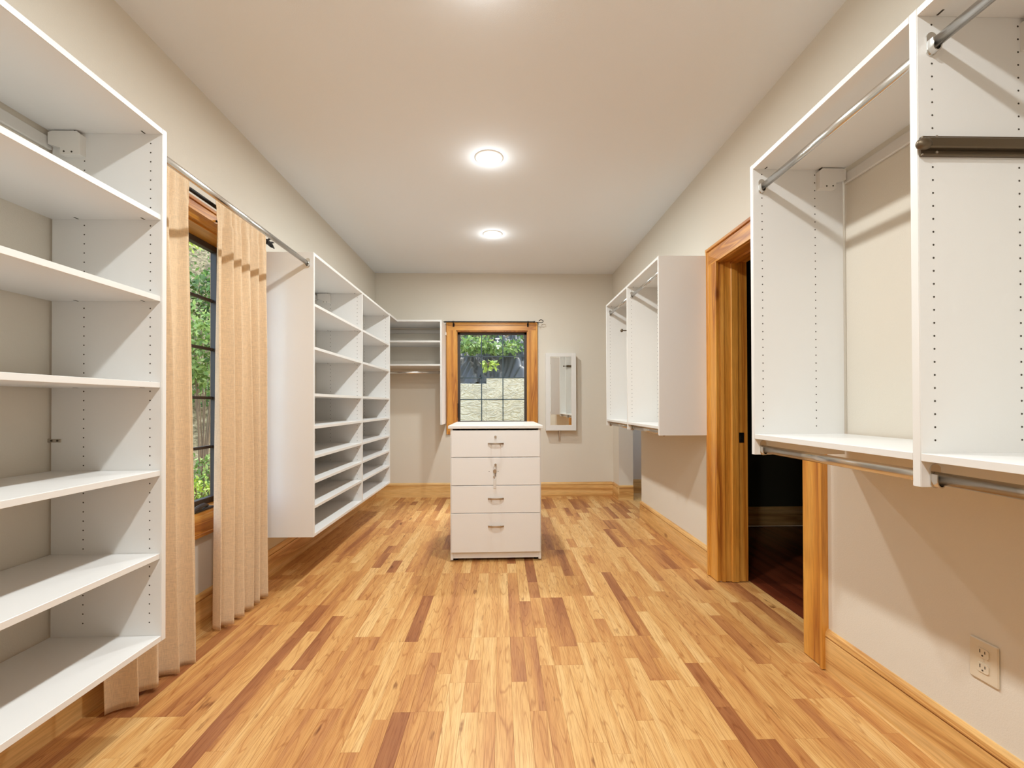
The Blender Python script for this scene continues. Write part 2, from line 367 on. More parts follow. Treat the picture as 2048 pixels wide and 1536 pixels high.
# floor of laminate strips: boards three strips wide, every strip pieced
fl = struct('floor', MB().box(XW, XE, YF, YB, -.03, -.008), M['sub'])
random.seed(11)
SWD = .0641; pieces = []
x = XW + .002; col = 0
def tone():
    r = random.random()
    if r < .15: return random.uniform(.06, .26)
    if r < .55: return random.uniform(.36, .58)
    return random.uniform(.58, .92)
while x < 1.61:
    yb = YF - random.choice([0, .46, .92]) - random.uniform(0, .1)
    while yb < 5.76:
        L = 1.38
        for k in range(3):
            cuts = [0] + sorted(random.sample([.17, .29, .38, .5, .61, .74, .86], random.choice([1, 2, 2, 3]))) + [1]
            for a, b in zip(cuts, cuts[1:]):
                xs = x + k * SWD; xe = xs + SWD
                ya, ye = yb + a * L, yb + b * L
                segs = []
                if xs < XE - .02: segs.append((max(ya, YF), min(ye, YB)))
                else: segs += [(max(ya, D1['y0']), min(ye, D1['y1'])), (max(ya, P1['y0']), min(ye, P1['y1']))]
                for s0, s1 in segs:
                    if s1 - s0 > .02 and xs < 1.60: pieces.append((xs, min(xe, 1.612), s0, s1, tone(), random.random(), random.random()))
        yb += L
    x += 3 * SWD
def plank_geo(p, g=.00018):
    x0, x1, y0, y1 = p[0] + g, p[1] - g, p[2] + g, p[3] - g; b = .0003
    v = [(x0, y0, -.008), (x1, y0, -.008), (x1, y1, -.008), (x0, y1, -.008), (x0, y0, -b), (x1, y0, -b), (x1, y1, -b), (x0, y1, -b),
         (x0 + b, y0 + b, 0), (x1 - b, y0 + b, 0), (x1 - b, y1 - b, 0), (x0 + b, y1 - b, 0)]
    f = [(0, 3, 2, 1)] + [(i, (i + 1) % 4, (i + 1) % 4 + 4, i + 4) for i in range(4)] + [(i + 4, (i + 1) % 4 + 4, (i + 1) % 4 + 8, i + 8) for i in range(4)] + [(8, 9, 10, 11)]
    return v, f
def plank_mesh(name, ps):
    V, Fc, T = [], [], []
    for p in ps:
        v, f = plank_geo(p); o = len(V); V += v; Fc += [tuple(i + o for i in q) for q in f]; T += [(p[4], p[5], p[6], 1)] * len(v)
    me = bpy.data.meshes.new(name); me.from_pydata(V, [], Fc); me.materials.append(M['floor'])
    ca = me.color_attributes.new('tone', 'FLOAT_COLOR', 'POINT'); ca.data.foreach_set('color', np.array(T, dtype=np.float32).ravel())
    o = bpy.data.objects.new(name, me); COL.objects.link(o); o.parent = fl; return o
def seen(p):
    """on-screen size of a strip"""
    cx, y0, y1 = (p[0] + p[1]) / 2, max(p[2], 1.35), p[3]
    if y1 < 1.4: return 0
    yc = (y0 + y1) / 2
    if abs(cx) / yc > 1.2 or cx < -1.5: return 0
    return (y1 - y0) * (p[1] - p[0]) / yc ** 3
pieces.sort(key=seen, reverse=True)
for p in pieces[:296]: plank_mesh('plank', [p])
o = plank_mesh('far_planks', pieces[296:]); o['kind'] = 'stuff'
# hall and passage floors
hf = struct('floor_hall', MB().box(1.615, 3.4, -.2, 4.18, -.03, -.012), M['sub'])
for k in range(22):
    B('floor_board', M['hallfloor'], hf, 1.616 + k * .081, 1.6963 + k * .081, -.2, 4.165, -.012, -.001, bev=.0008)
pf = struct('floor_passage', MB().box(XE + WT + .03, 3.4, 4.28, 5.745, -.03, -.012), M['sub'])
for k in range(22):
    B('floor_board', M['pine_y'], pf, 1.616 + k * .081, 1.6963 + k * .081, 4.28, 5.745, -.012, -.001, bev=.0008)

# ------------------------------------------------------------------ door 1: casing, jambs, stop, strike
dr = thing('door_1', (XE, 2.45, 0), kind='structure')
def casing_prof_y(y_in, y_out):
    """side casing profile in (x, y): stepped inner bead, flat face, raised back band at the outer edge"""
    s = 1 if y_out > y_in else -1
    return [(XE, y_in), (XE - .016, y_in), (XE - .018, y_in + s * .004), (XE - .018, y_out - s * .020), (XE - .022, y_out - s * .018), (XE - .030, y_out - s * .016), (XE - .030, y_out - s * .002), (XE - .028, y_out), (XE, y_out)]
MB().prism(casing_prof_y(D1['y1'] - .012, 2.985), 'z', 0.004, 2.19).build('casing_side', M['case_z'], dr)
MB().prism(casing_prof_y(D1['y0'] + .012, 1.905), 'z', 0.004, 2.19).build('casing_side', M['case_z'], dr)
m = MB(); m.box(XE - .0185, XE, 1.925, 2.965, 2.073, 2.172, bev=.001); m.box(XE - .031, XE, 1.905, 2.985, 2.172, 2.19, bev=.002)
m.build('casing_head', M['case_y'], dr)
JX = XE + WT + .012
def jamb_prof(yf, s):
    return [(XE, yf), (XE, yf + s * .012), (XE + .012, yf + s * .012), (XE + .014, yf + s * .006), (XE + .02, yf + s * .006), (XE + .022, yf + s * .012), (XE + .060, yf + s * .012), (XE + .062, yf + s * .004), (XE + .065, yf + s * .002), (XE + .072, yf + s * .002),
            (XE + .078, yf + s * .006), (XE + .105, yf + s * .006), (XE + .105, yf + s * .018), (XE + .112, yf + s * .018), (XE + .115, yf + s * .015), (JX, yf + s * .015), (JX, yf)]
pr = [(x_, D1['y1'] - .0 + (D1['y1'] - y_) - 0) for x_, y_ in []]
MB().prism([(XE, D1['y1']), (XE, D1['y1'] - .002), (XE + .012, D1['y1'] - .002), (XE + .013, D1['y1'] - .014), (XE + .028, D1['y1'] - .017), (XE + .034, D1['y1'] - .017), (XE + .036, D1['y1'] - .010), (XE + .040, D1['y1'] - .010), (XE + .042, D1['y1'] - .014), (JX, D1['y1'] - .014), (JX, D1['y1'])], 'z', .004, D1['z1'] - .014).build('jamb_side', M['case_z'], dr)
MB().prism([(XE, D1['y0']), (XE, D1['y0'] + .014), (JX, D1['y0'] + .014), (JX, D1['y0'])], 'z', .004, D1['z1'] - .014).build('jamb_side', M['case_z'], dr)
B('jamb_head', M['case_y'], dr, XE, JX, D1['y0'], D1['y1'], D1['z1'] - .014, D1['z1'])
for yy, s in ((D1['y1'] - .014, -1), (D1['y0'] + .014, 1)):
    MB().prism([(XE + .075, yy), (XE + .075, yy + s * .008), (XE + .079, yy + s * .012), (XE + .118, yy + s * .012), (XE + .118, yy)], 'z', .004, D1['z1'] - .026).build('door_stop', M['case_z'], dr)
B('door_stop', M['case_y'], dr, XE + .075, XE + .118, D1['y0'] + .014, D1['y1'] - .014, D1['z1'] - .026, D1['z1'] - .014)
sp_ = MB().box(XE + .128, XE + .160, D1['y1'] - .0165, D1['y1'] - .014, .90, .965, bev=.0006).build('strike_plate', M['black'], dr, label='small black strike plate on the far jamb')
MB().box(XE + .136, XE + .152, D1['y1'] - .0175, D1['y1'] - .0163, .918, .947).build('strike_hole', M['chrome'], sp_)

# ------------------------------------------------------------------ window 1 (left wall), window 2 (back wall)
def leafy(name, pts_fn, n, size, mat, parent, seed=0):
    rng = np.random.default_rng(seed)
    c = pts_fn(rng, n)
    n = len(c)
    a = rng.normal(size=(n, 3)); a[:, 2] -= .4; a /= np.linalg.norm(a, axis=1)[:, None]
    b = np.cross(a, rng.normal(size=(n, 3))); b /= np.linalg.norm(b, axis=1)[:, None]
    nn = np.cross(a, b)
    s = (size * rng.uniform(.6, 1.3, n))[:, None]
    V = np.stack([c, c + a * s * .5 + b * s * .24 + nn * s * .06, c + a * s, c + a * s * .5 - b * s * .24 + nn * s * .06, c + a * s * .5], 1).reshape(-1, 3)
    i = np.arange(n) * 5
    F = np.concatenate([np.stack([i, i + 1, i + 4], 1), np.stack([i + 1, i + 2, i + 4], 1), np.stack([i + 2, i + 3, i + 4], 1), np.stack([i + 3, i, i + 4], 1)])
    V = V - np.array(base_of(parent)) if parent is not None else V
    me = bpy.data.meshes.new(name); me.from_pydata(V.tolist(), [], F.tolist()); me.materials.append(mat)
    T = np.repeat(rng.uniform(0, 1, n), 5); C = np.stack([T, T, T, np.ones_like(T)], 1).astype(np.float32)
    ca = me.color_attributes.new('tone', 'FLOAT_COLOR', 'POINT'); ca.data.foreach_set('color', C.ravel())
    o = bpy.data.objects.new(name, me); COL.objects.link(o); o['kind'] = 'stuff'
    if parent is not None: o.parent = parent
    return o

win = thing('window_1', (XW, 2.15, W1['z0']), kind='structure')
y0, y1, z0, z1 = W1['y0'], W1['y1'], W1['z0'], W1['z1']; CW = .100; cx0, cx1 = XW, XW + .020
for a, b in ((y0 - CW, y0 + .006), (y1 - .006, y1 + CW)):
    m = MB(); m.box(cx0, cx1, a, b, z0 - CW, z1 + .006, bev=.0015)
    e = a if a < y0 else b - .018; m.box(cx0, cx1 + .009, e, e + .018, z0 - CW, z1 + CW, bev=.002); m.build('casing_side', M['case_z'], win)
m = MB(); m.box(cx0, cx1 + .0005, y0 - CW + .018, y1 + CW - .018, z1 - .006, z1 + CW, bev=.0015); m.box(cx0, cx1 + .0095, y0 - CW, y1 + CW, z1 + CW - .018, z1 + CW, bev=.002)
m.build('casing_head', M['case_y'], win)
m = MB(); m.box(cx0, cx1 + .0005, y0 - CW + .018, y1 + CW - .018, z0 - CW, z0 + .006, bev=.0015); m.box(cx0, cx1 + .0095, y0 - CW, y1 + CW, z0 - CW, z0 - CW + .018, bev=.002)
m.build('casing_foot', M['case_y'], win)
m = MB(); t_ = .016
m.box(XW - WT, XW, y0, y0 + t_, z0, z1); m.box(XW - WT, XW, y1 - t_, y1, z0, z1); m.box(XW - WT, XW, y0, y1, z1 - t_, z1); m.box(XW - WT, XW, y0, y1, z0, z0 + t_)
m.build('jamb', M['case_y'], win)
# sash, muntins, panes
gx = XW - .145
def sash_y(y0, y1, z0, z1, fw=.032):
    m = MB()
    m.box(gx - .006, gx + .030, y0, y0 + fw, z0, z1, bev=.002); m.box(gx - .006, gx + .030, y1 - fw, y1, z0, z1, bev=.002)
    m.box(gx - .006, gx + .030, y0, y1, z0, z0 + fw, bev=.002); m.box(gx - .006, gx + .030, y0, y1, z1 - fw, z1, bev=.002)
    return m.build('sash_frame', M['sash'], win)
sash_y(y0 + t_, y1 - t_, z0 + t_, z1 - t_)
ga, gb, gc, gd = y0 + t_ + .032, y1 - t_ - .032, z0 + t_ + .032, z1 - t_ - .032
nc, nr = 3, 5
for k in range(1, nc): B('muntin', M['sash'], win, gx - .008, gx + .010, ga + (gb - ga) * k / nc - .008, ga + (gb - ga) * k / nc + .008, gc, gd)
for k in range(1, nr): B('muntin', M['sash'], win, gx - .008, gx + .010, ga, gb, gc + (gd - gc) * k / nr - .008, gc + (gd - gc) * k / nr + .008)
for i in range(nc):
    for j in range(nr):
        B('pane', M['glass'], win, gx - .003, gx + .001, ga + (gb - ga) * i / nc, ga + (gb - ga) * (i + 1) / nc, gc + (gd - gc) * j / nr, gc + (gd - gc) * (j + 1) / nr, bev=0)
m = MB(); m.box(XW - .05, XW - .012, 2.34, 2.50, z0 + t_, z0 + t_ + .012, bev=.003)
m.tube([(XW - .03, 2.47, z0 + .035), (XW - .022, 2.43, z0 + .045), (XW - .015, 2.38, z0 + .042), (XW - .012, 2.33, z0 + .034)], .010, 8, [.008, .012, .013, .012])
m.build('crank_handle', M['sash'], win, label='dark folding crank handle on the sill')

win = thing('window_2', (-.1, YB, W2['z0']), kind='structure')
CW = .117; x0, x1, z0, z1 = W2['x0'], W2['x1'], W2['z0'], W2['z1']; cy0, cy1 = YB - .020, YB
for a, b in ((x0 - CW, x0 + .006), (x1 - .006, x1 + CW)):
    m = MB(); m.box(a, b, cy0, cy1, z0 - CW, z1 + .006, bev=.0015)
    e = a if a < x0 else b - .018; m.box(e, e + .018, cy0 - .009, cy1, z0 - CW, z1 + .1, bev=.002); m.build('casing_side', M['case_z'], win)
m = MB(); m.box(x0 - CW, x1 + CW, cy0 - .0005, cy1, z1 - .006, z1 + .1, bev=.0015); m.box(x0 - CW, x1 + CW, cy0 - .0095, cy1, z1 + .082, z1 + .1, bev=.002)
m.build('casing_head', M['case_x'], win)
m = MB(); m.box(x0 - CW, x1 + CW, cy0 - .0005, cy1, z0 - CW, z0 + .006, bev=.0015); m.build('casing_foot', M['case_x'], win)
m = MB()
m.box(x0, x0 + t_, YB, YB + .12, z0, z1); m.box(x1 - t_, x1, YB, YB + .12, z0, z1); m.box(x0, x1, YB, YB + .12, z1 - t_, z1); m.box(x0, x1, YB, YB + .12, z0, z0 + t_)
m.build('jamb', M['case_z'], win)
gy = YB + .085; fw = .030
sx0, sx1, sz0, sz1 = x0 + t_, x1 - t_, z0 + t_, z1 - t_
m = MB(); m.box(sx0, sx0 + fw, gy - .02, gy + .02, sz0, sz1, bev=.002); m.box(sx1 - fw, sx1, gy - .02, gy + .02, sz0, sz1, bev=.002)
m.box(sx0, sx1, gy - .02, gy + .02, sz0, sz0 + fw, bev=.002); m.box(sx0, sx1, gy - .02, gy + .02, sz1 - fw, sz1, bev=.002)
m.build('sash_frame', M['sash'], win)
ga, gb, gc, gd = sx0 + fw, sx1 - fw, sz0 + fw, sz1 - fw; nc, nr = 3, 4
for k in range(1, nc): B('muntin', M['muntin'], win, ga + (gb - ga) * k / nc - .006, ga + (gb - ga) * k / nc + .006, gy - .008, gy + .010, gc, gd)
for k in range(1, nr): B('muntin', M['muntin'], win, ga, gb, gy - .008, gy + .010, gc + (gd - gc) * k / nr - .006, gc + (gd - gc) * k / nr + .006)
for i in range(nc):
    for j in range(nr):
        B('pane', M['glass'], win, ga + (gb - ga) * i / nc, ga + (gb - ga) * (i + 1) / nc, gy - .001, gy + .003, gc + (gd - gc) * j / nr, gc + (gd - gc) * (j + 1) / nr, bev=0)
m = MB(); m.box(-.16, -.06, gy - .05, gy - .02, sz0 + .002, sz0 + .014, bev=.003); m.build('crank_base', M['nickel'], win)
B('sash_lock', M['black'], win, x0 + t_, x0 + t_ + .012, YB + .02, YB + .05, z0 + .09, z0 + .27, bev=.002)

# ------------------------------------------------------------------ outdoors
OUT = thing('hillside', (-9, 13, -1), kind='structure')
def terrain(name, xs, ys, hfn, mat, parent=None):
    V = [(x, y, hfn(x, y)) for y in ys for x in xs]; n = len(xs); F = []
    for j in range(len(ys) - 1):
        for i in range(n - 1): F.append((j * n + i, j * n + i + 1, (j + 1) * n + i + 1, (j + 1) * n + i))
    off = base_of(parent) if parent else Vector()
    me = bpy.data.meshes.new(name); me.from_pydata([tuple(Vector(v) - off) for v in V], [], F); me.materials.append(mat)
    for p in me.polygons: p.use_smooth = True
    o = bpy.data.objects.new(name, me); COL.objects.link(o)
    if parent: o.parent = parent
    return o
random.seed(3)
def hill_left(x, y):
    # distance outwards along the view direction through the left window
    r = -.56 * x + .83 * y
    side = -x
    z = -.2 - .10 * max(0, side - 1.8)
    z = max(z, -1.15)
    if r > 12.5: z += (r - 12.5) * .85
    z += .10 * math.sin(x * 2.1 + y) + .08 * math.sin(y * 2.7 - x * 1.3)
    return z
terrain('bank', np.linspace(-26, -1.8, 60).tolist(), np.linspace(-6, 30, 90).tolist(), hill_left, M['ground'], OUT)

# picket fence far down the slope
fn = thing('picket_fence', (-8.2, 12.0, -1.1), 'weathered grey wooden picket fence on the slope outside the left window', 'fence')
for k in range(26):
    u = -1.35 + k * .085; cx_, cy_ = -8.0 + u * .95, 11.9 + u * .2
    MB().box(cx_ - .026, cx_ + .026, cy_ - .01, cy_ + .01, -1.2, -.12 + .01 * math.sin(k * 3), bev=.002).build('picket', M['fence'], fn)
for zz in (-.95, -.3):
    MB().tube([(-8.0 - 1.45 * .95, 11.93 - .29, zz), (-8.0 + .88 * .95, 11.93 + .2, zz)], .03, 6).build('rail', M['fence'], fn)
MB().box(-7.24, -7.12, 12.02, 12.14, -1.3, .28, bev=.004).build('fence_post', M['fence'], fn)

def blob(cx, cy, cz, rx, ry, rz, hollow=.35):
    def f(rng, n):
        d = rng.normal(size=(n, 3)); d /= np.linalg.norm(d, axis=1)[:, None]
        r = rng.uniform(hollow, 1, n) ** .6
        lump = 1 + .25 * np.sin(d[:, 0] * 7 + cx) * np.sin(d[:, 2] * 6 + cy)
        return d * (r * lump)[:, None] * np.array([rx, ry, rz]) + np.array([cx, cy, cz])
    return f
def shrub(name, c, r, n, size, mat, label, cat='shrub', seed=0, group=None, gz=None):
    gz = c[2] - r[2] if gz is None else gz
    t = thing(name, (c[0], c[1], gz), label, cat, group)
    leafy('foliage', blob(*c, *r), n, size, mat, t, seed)
    m = MB(); random.seed(seed)
    for k in range(5):
        a = random.uniform(0, 6.28); q = random.uniform(.2, .7)
        m.tube([(c[0], c[1], gz - .05), (c[0] + .3 * q * r[0] * math.cos(a), c[1] + .3 * q * r[1] * math.sin(a), (gz + c[2]) / 2), (c[0] + q * r[0] * math.cos(a), c[1] + q * r[1] * math.sin(a), c[2] + .5 * r[2])], .012, 5, [.02, .014, .005])
    m.build('stems', M['bark'], t); return t
def at(u, v, y):
    """world point seen at pixel u, v at depth y"""
    f, yaw, p, r, sy = 894.6, .0248, .007, .0028, 35.1
    cy, sn, cp, sp = math.cos(yaw), math.sin(yaw), math.cos(p), math.sin(p)
    F = Vector((sn * cp, cy * cp, sp)); rt = Vector((cy, -sn, 0)); up = rt.cross(F)
    A = math.cos(r) * rt - math.sin(r) * up; Bv = math.sin(r) * rt + math.cos(r) * up
    d = F + A * (u - 1024) / f - Bv * (v - 768 - sy) / f
    return Vector((0, 0, 1.15)) + d * (y / d.y)
def sh(u, v, y, r, n, size, mat, label, seed, gz=None, **k):
    c = at(u, v, y); return shrub(k.pop('name', 'shrub'), tuple(c), r, n, size, mat, label, seed=seed, gz=gz, **k)
sh(425, 955, 5.6, (.22, .3, .34), 500, .07, M['leafL'], 'fresh green leafy shrub in front of the picket fence', 1)
sh(395, 985, 5.0, (.26, .3, .16), 420, .06, M['leafY'], 'low yellow green plant at the foot of the left window', 2)
sh(402, 700, 8.5, (.9, .8, .72), 2600, .12, M['leafL'], 'pale green bush halfway up the hillside outside the left window', 4, gz=-1.0)
sh(410, 590, 10.6, (1.3, .9, .5), 1900, .14, M['leafD'], 'mid green tree crown high in the left window', 5, gz=-.8, name='tree', cat='tree')
sh(424, 790, 12.2, (1.0, .8, .32), 900, .12, M['leafD'], 'dull green shrub on the brown leaf litter bank', 6, gz=-.9)
sh(330, 800, 13, (1.8, 1.2, 1.2), 2600, .14, M['leafD'], 'dark shrub further left on the bank, mostly behind the near curtain', 7, gz=-.6)
sh(395, 465, 14.0, (1.8, 1.2, .35), 700, .14, M['leafY'], 'yellow green treetop at the head of the left window', 8, gz=1.0, name='tree', cat='tree')
def litter(rng, n):
    x = rng.uniform(-16, -6, n); y = rng.uniform(12.6, 24, n)
    return np.array([(a, b, hill_left(a, b) + .04) for a, b in zip(x, y)])
lf = leafy('ground_cover', litter, 3500, .16, M['leafD'], None, 21)
props(lf, 'scattered dull green ground cover on the hillside bank', 'plants')

# retaining wall, black sheeting and greenery behind the back window
rw = thing('retaining_wall', (0, 7.8, -.3), 'cream troweled stucco retaining wall with a stepped top behind the back window', 'wall')
MB().box(-2.8, -.25, 7.75, 7.95, -.3, 1.515, bev=.006).build('lower_wall_section', M['stucco'], rw)
MB().box(-.25, 4, 7.75, 7.95, -.3, 1.612, bev=.006).build('upper_wall_section', M['stucco'], rw)
def tarp(x, y):
    z = 1.40 + (y - 7.9) * 1.05 if y > 7.9 else 1.40
    fold = .055 * math.sin(x * 17 + 3 * math.sin(y * 3)) * math.sin(y * 5 + x * 2) + .045 * math.sin(x * 29 + y * 13 + 3 * math.sin(x * 6 + y * 4)) + .028 * math.sin(x * 43 - y * 31 + 2 * math.sin(x * 9)) + .09 * math.sin(x * 5.1 + y * 2.2)
    return z + fold
tp = terrain('plastic_sheeting', np.linspace(-3, 3, 170).tolist(), np.linspace(7.96, 8.95, 60).tolist(), lambda x, y: tarp(x, y), M['tarp'])
props(tp, 'crumpled black plastic sheeting lying on the bank above the stucco wall', 'sheeting')
ht = terrain('bank', np.linspace(-3.6, 6, 40).tolist(), np.linspace(7.96, 16, 40).tolist(), lambda x, y: 1.12 + (y - 7.9) * .98 + .08 * math.sin(3 * x + 2 * y), M['ground'])
ht.name = 'hillside_back'; ht['kind'] = 'structure'
gb_ = terrain('ground_back', [-8, 8], [5.8, 7.8], lambda x, y: -.25, M['ground']); gb_['kind'] = 'structure'
sh(945, 690, 8.3, (.34, .3, .17), 420, .10, M['leafL'], 'bright leafy branches at the upper left of the back window', 31, gz=2.2, name='branch_cluster', cat='plant')
sh(1000, 697, 8.4, (.40, .3, .12), 330, .10, M['leafL'], 'bright leafy twig in the top middle of the back window', 32, gz=2.2, name='branch_cluster', cat='plant')
sh(1032, 700, 8.9, (.5, .4, .25), 900, .09, M['leafD'], 'dark green bush at the upper right of the back window', 33, gz=2.2)
sh(955, 672, 9.4, (1.1, .6, .4), 1700, .11, M['leafD'], 'mid green bush behind the leafy branches in the back window', 34, gz=2.6)
sh(978, 730, 7.9, (.16, .12, .09), 70, .10, M['leafY'], 'pale hanging leaves over the black sheeting', 35, gz=1.9, name='branch_cluster', cat='plant')
for k, (u0, v0, u1, v1) in enumerate([(1000, 690, 940, 662), (960, 716, 900, 660), (1010, 675, 1060, 655)]):
    a, b = at(u0, v0, 8.7), at(u1, v1, 8.9); mid = (a + b) / 2 + Vector((0, 0, .04))
    o = MB().tube([a, mid, b], .02, 6, [.012, .018, .022]).build('dead_branch', M['bark'])
    props(o, ['bare brown branch slanting across the top middle panes', 'bare brown branch at the left panes of the back window', 'bare brown branch in the top right pane'][k], 'branch')

# ------------------------------------------------------------------ ceiling downlights
proto = None
LY = [4.30, 2.97, 1.64, .31, -1.02]
lab = ['smaller lit recessed ceiling downlight, the one farthest from the camera near the back window', 'larger lit recessed ceiling downlight in the middle of the ceiling', 'recessed ceiling downlight glowing at the very top edge of the photo',
       'recessed ceiling downlight above the camera', 'recessed ceiling downlight behind the camera']
for i, y in enumerate(LY):
    loc = (-.075, y, H)
    if proto is None:
        proto = thing('recessed_downlight', loc, lab[i], 'ceiling light', 'recessed downlights in a row along the ceiling')
        m = MB(); n = 40; pr_ = [(.070, -.001), (.074, -.006), (.090, -.006), (.096, -.001)]
        rings = [[m.bm.verts.new((loc[0] + r * math.cos(k * math.tau / n), loc[1] + r * math.sin(k * math.tau / n), loc[2] + z)) for k in range(n)] for r, z in pr_]
        for a, b in zip(rings, rings[1:]):
            for k in range(n): m.bm.faces.new((a[k], a[(k + 1) % n], b[(k + 1) % n], b[k]))
        m.build('trim_ring', M['plastic'], proto, smooth=True)
        MB().sphere((loc[0], loc[1], loc[2] - .002), .071, (1, 1, .13), 28).build('lens', M['lamp'], proto, smooth=True)
    else:
        c = copy_tree(proto, loc=loc); c['label'] = lab[i]
    ld = bpy.data.lights.new('downlight_glow', 'AREA'); ld.shape = 'DISK'; ld.size = .12; ld.energy = LAMP_W; ld.color = LAMP_COL; ld.spread = math.radians(178)
    lo = bpy.data.objects.new('downlight_glow', ld); COL.objects.link(lo); lo.location = (loc[0], loc[1], H - .016)
    pd = bpy.data.lights.new('ceiling_halo_fill', 'POINT'); pd.energy = LAMP_W * .05; pd.color = LAMP_COL; pd.shadow_soft_size = .03  # extra point fill added below the lens to brighten the ceiling around it
    po = bpy.data.objects.new('ceiling_halo_fill', pd); COL.objects.link(po); po.location = (loc[0], loc[1], H - .075)

# ------------------------------------------------------------------ closet units
def pin_holes(parent, x_cols, yface, sgn, z0, z1, r=.0026, skip=()):
    """rows of shelf-pin holes: little dark discs in the panel face that looks along sgn*y"""
    m = MB()
    zz = z0
    while zz < z1:
        for xc in x_cols:
            vs = [m.bm.verts.new((xc + r * math.cos(k * math.tau / 8), yface + sgn * .0004, zz + r * math.sin(k * math.tau / 8))) for k in range(8)]
            m.bm.faces.new(vs)
        zz += .032
    o = m.build('pin_holes', M['hole'], parent, kind='stuff'); return o
def panel(t, x0, x1, y0, y1, z0, z1, xfront):
    """side panel with a bright front edge strip"""
    s = 1 if xfront == x1 else -1
    xe = xfront
    p = MB().box(x0, x1, y0, y1, z0, z1, bev=.0008).build('side_panel', M['mel'], t)
    m = MB().box(xe - .0004 if s > 0 else xe - .0012, xe + .0012 if s > 0 else xe + .0004, y0 + .0008, y1 - .0008, z0 + .0008, z1 - .0008); m.build('edge_band', M['edge'], p)
    return p
def shelf(t, name, x0, x1, y0, y1, z0, z1, xfront):
    s = 1 if xfront == x1 else -1
    p = MB().box(x0, x1, y0, y1, z0, z1, bev=.0008).build(name, M['mel'], t)
    m = MB().box(*((x1 - .0004, x1 + .001) if s > 0 else (x0 - .001, x0 + .0004)), y0 + .0008, y1 - .0008, z0 + .0008, z1 - .0008); m.build('edge_band', M['edge'], p)
    return p
def rod(t, x, y0, y1, z, name='hanging_rod', below=True):
    """oval chrome rod with two end sockets"""
    m = MB(); n = 20
    prof = [(x + .0085 * math.cos(k * math.tau / n), z + .0155 * math.sin(k * math.tau / n)) for k in range(n)]
    m.prism(prof, 'y', y0 + .004, y1 - .004); r = m.build(name, M['chrome'], t, smooth=False)
    for p in r.data.polygons: p.use_smooth = len(p.vertices) == 4
    for yy, s in ((y0, 1), (y1, -1)):
        m = MB(); prof = [(x + .013 * math.cos(a) , z + (.021 if math.sin(a) > 0 else -.012) + .013 * math.sin(a)) for a in [k * math.tau / 20 for k in range(20)]]
        a, b = (yy, yy + s * .003); m.prism(prof, 'y', min(a, b), max(a, b))
        a, b = (yy + s * .003, yy + s * .018)
        outer = [(x + .012 * math.cos(q), z - .004 + .019 * math.sin(q)) for q in [math.pi + k * math.pi / 10 for k in range(11)]]
        inner = [(x + .0092 * math.cos(q), z - .004 + .0162 * math.sin(q)) for q in [math.tau - k * math.pi / 10 for k in range(11)]]
        m.prism([(outer[0][0], z + .010)] + outer + [(outer[-1][0], z + .010), (inner[0][0], z + .010)] + inner + [(inner[-1][0], z + .010)], 'y', min(a, b), max(a, b))
        m.build('rod_bracket', M['chrome'], r if t is not None else r)
    return r
def bracket_cover(t, xw, y, sy, ztop, side):
    """white plastic cover over the suspension bracket in an upper corner; side=+1 on the left wall"""
    s = side
    m = MB(); yy = sorted((y, y + sy * .022))
    prof = [(xw + s * .004, ztop - .010), (xw + s * .018, ztop - .004), (xw + s * .10, ztop - .004), (xw + s * .112, ztop - .014), (xw + s * .112, ztop - .085), (xw + s * .045, ztop - .085), (xw + s * .045, ztop - .062), (xw + s * .004, ztop - .050)]
    m.prism(prof, 'y', yy[0], yy[1]); c = m.build('bracket_cover', M['plastic'], t)
    m = MB()
    for xx, zz in ((.058, .075), (.084, .076)):
        m.cyl((xw + s * xx, yy[0] - .0006 if sy < 0 else yy[1] + .0006, ztop - zz), (xw + s * xx, yy[0] + .001 if sy < 0 else yy[1] - .001, ztop - zz), .0032, 10)
    m.build('cover_screw', M['hole'], c); return c
T = .019
def cam_marks(t, xs, yface, sgn, z, parent):
    m = MB()
    for xc in xs:
        m.box(xc - .0025, xc + .0025, min(yface + sgn * .004, yface + sgn * .020), max(yface + sgn * .004, yface + sgn * .020), z - .0006, z + .0002)
    m.build('cam_fitting', M['hole'], parent, kind='stuff')

# --- left near shelving unit (two bays; one in view)
XL = -1.178; XB = -1.553
u = thing('shelving_unit', (-1.37, .6, .335), 'tall white open shelving unit nearest the camera at the left edge of the photo', 'shelving unit')
yE = 1.603; yM = .62; yS = -.363; zt, zb = 2.1155, .335
pE = panel(u, XB, XL, yE - T, yE, zb, zt, XL); pM = panel(u, XB, XL, yM - T, yM, zb, zt, XL); pS = panel(u, XB, XL, yS, yS + T, zb, zt, XL)
pin_holes(pE, (-1.443, -1.218), yE - T, -1, .40, 2.08)
pin_holes(pM, (-1.443, -1.218), yM, 1, .40, 2.08)
for (a, b) in ((yM, yE - T), (yS + T, yM - T)):
    s_ = shelf(u, 'top_shelf', XB, XL - .0005, a, b, zt - T, zt, XL - .0005); cam_marks(u, (-1.46, -1.235), b, -1, zt - T, s_)
    for z in (1.7965, 1.512, 1.212, .9065, .619):
        s_ = shelf(u, 'shelf', XB, XL - .006, a, b, z, z + T, XL - .006); cam_marks(u, (-1.46, -1.235), b, -1, z, s_)
    shelf(u, 'bottom_shelf', XB, XL - .0005, a, b, zb, zb + T, XL - .0005)
    B('hang_rail', M['steel'], u, XW, XW + .012, a, b, 2.035, 2.078, bev=.003)
bracket_cover(u, XW + .012, yE - T, -1, zt - T, 1)
bracket_cover(u, XW + .012, yM, 1, zt - T, 1)
m = MB().box(XB - .02, XB + .036, yE - T - .0025, yE - T, 1.024, 1.036, bev=.001); m.box(XB - .022, XB - .019, yE - T - .035, yE - T, 1.024, 1.036)
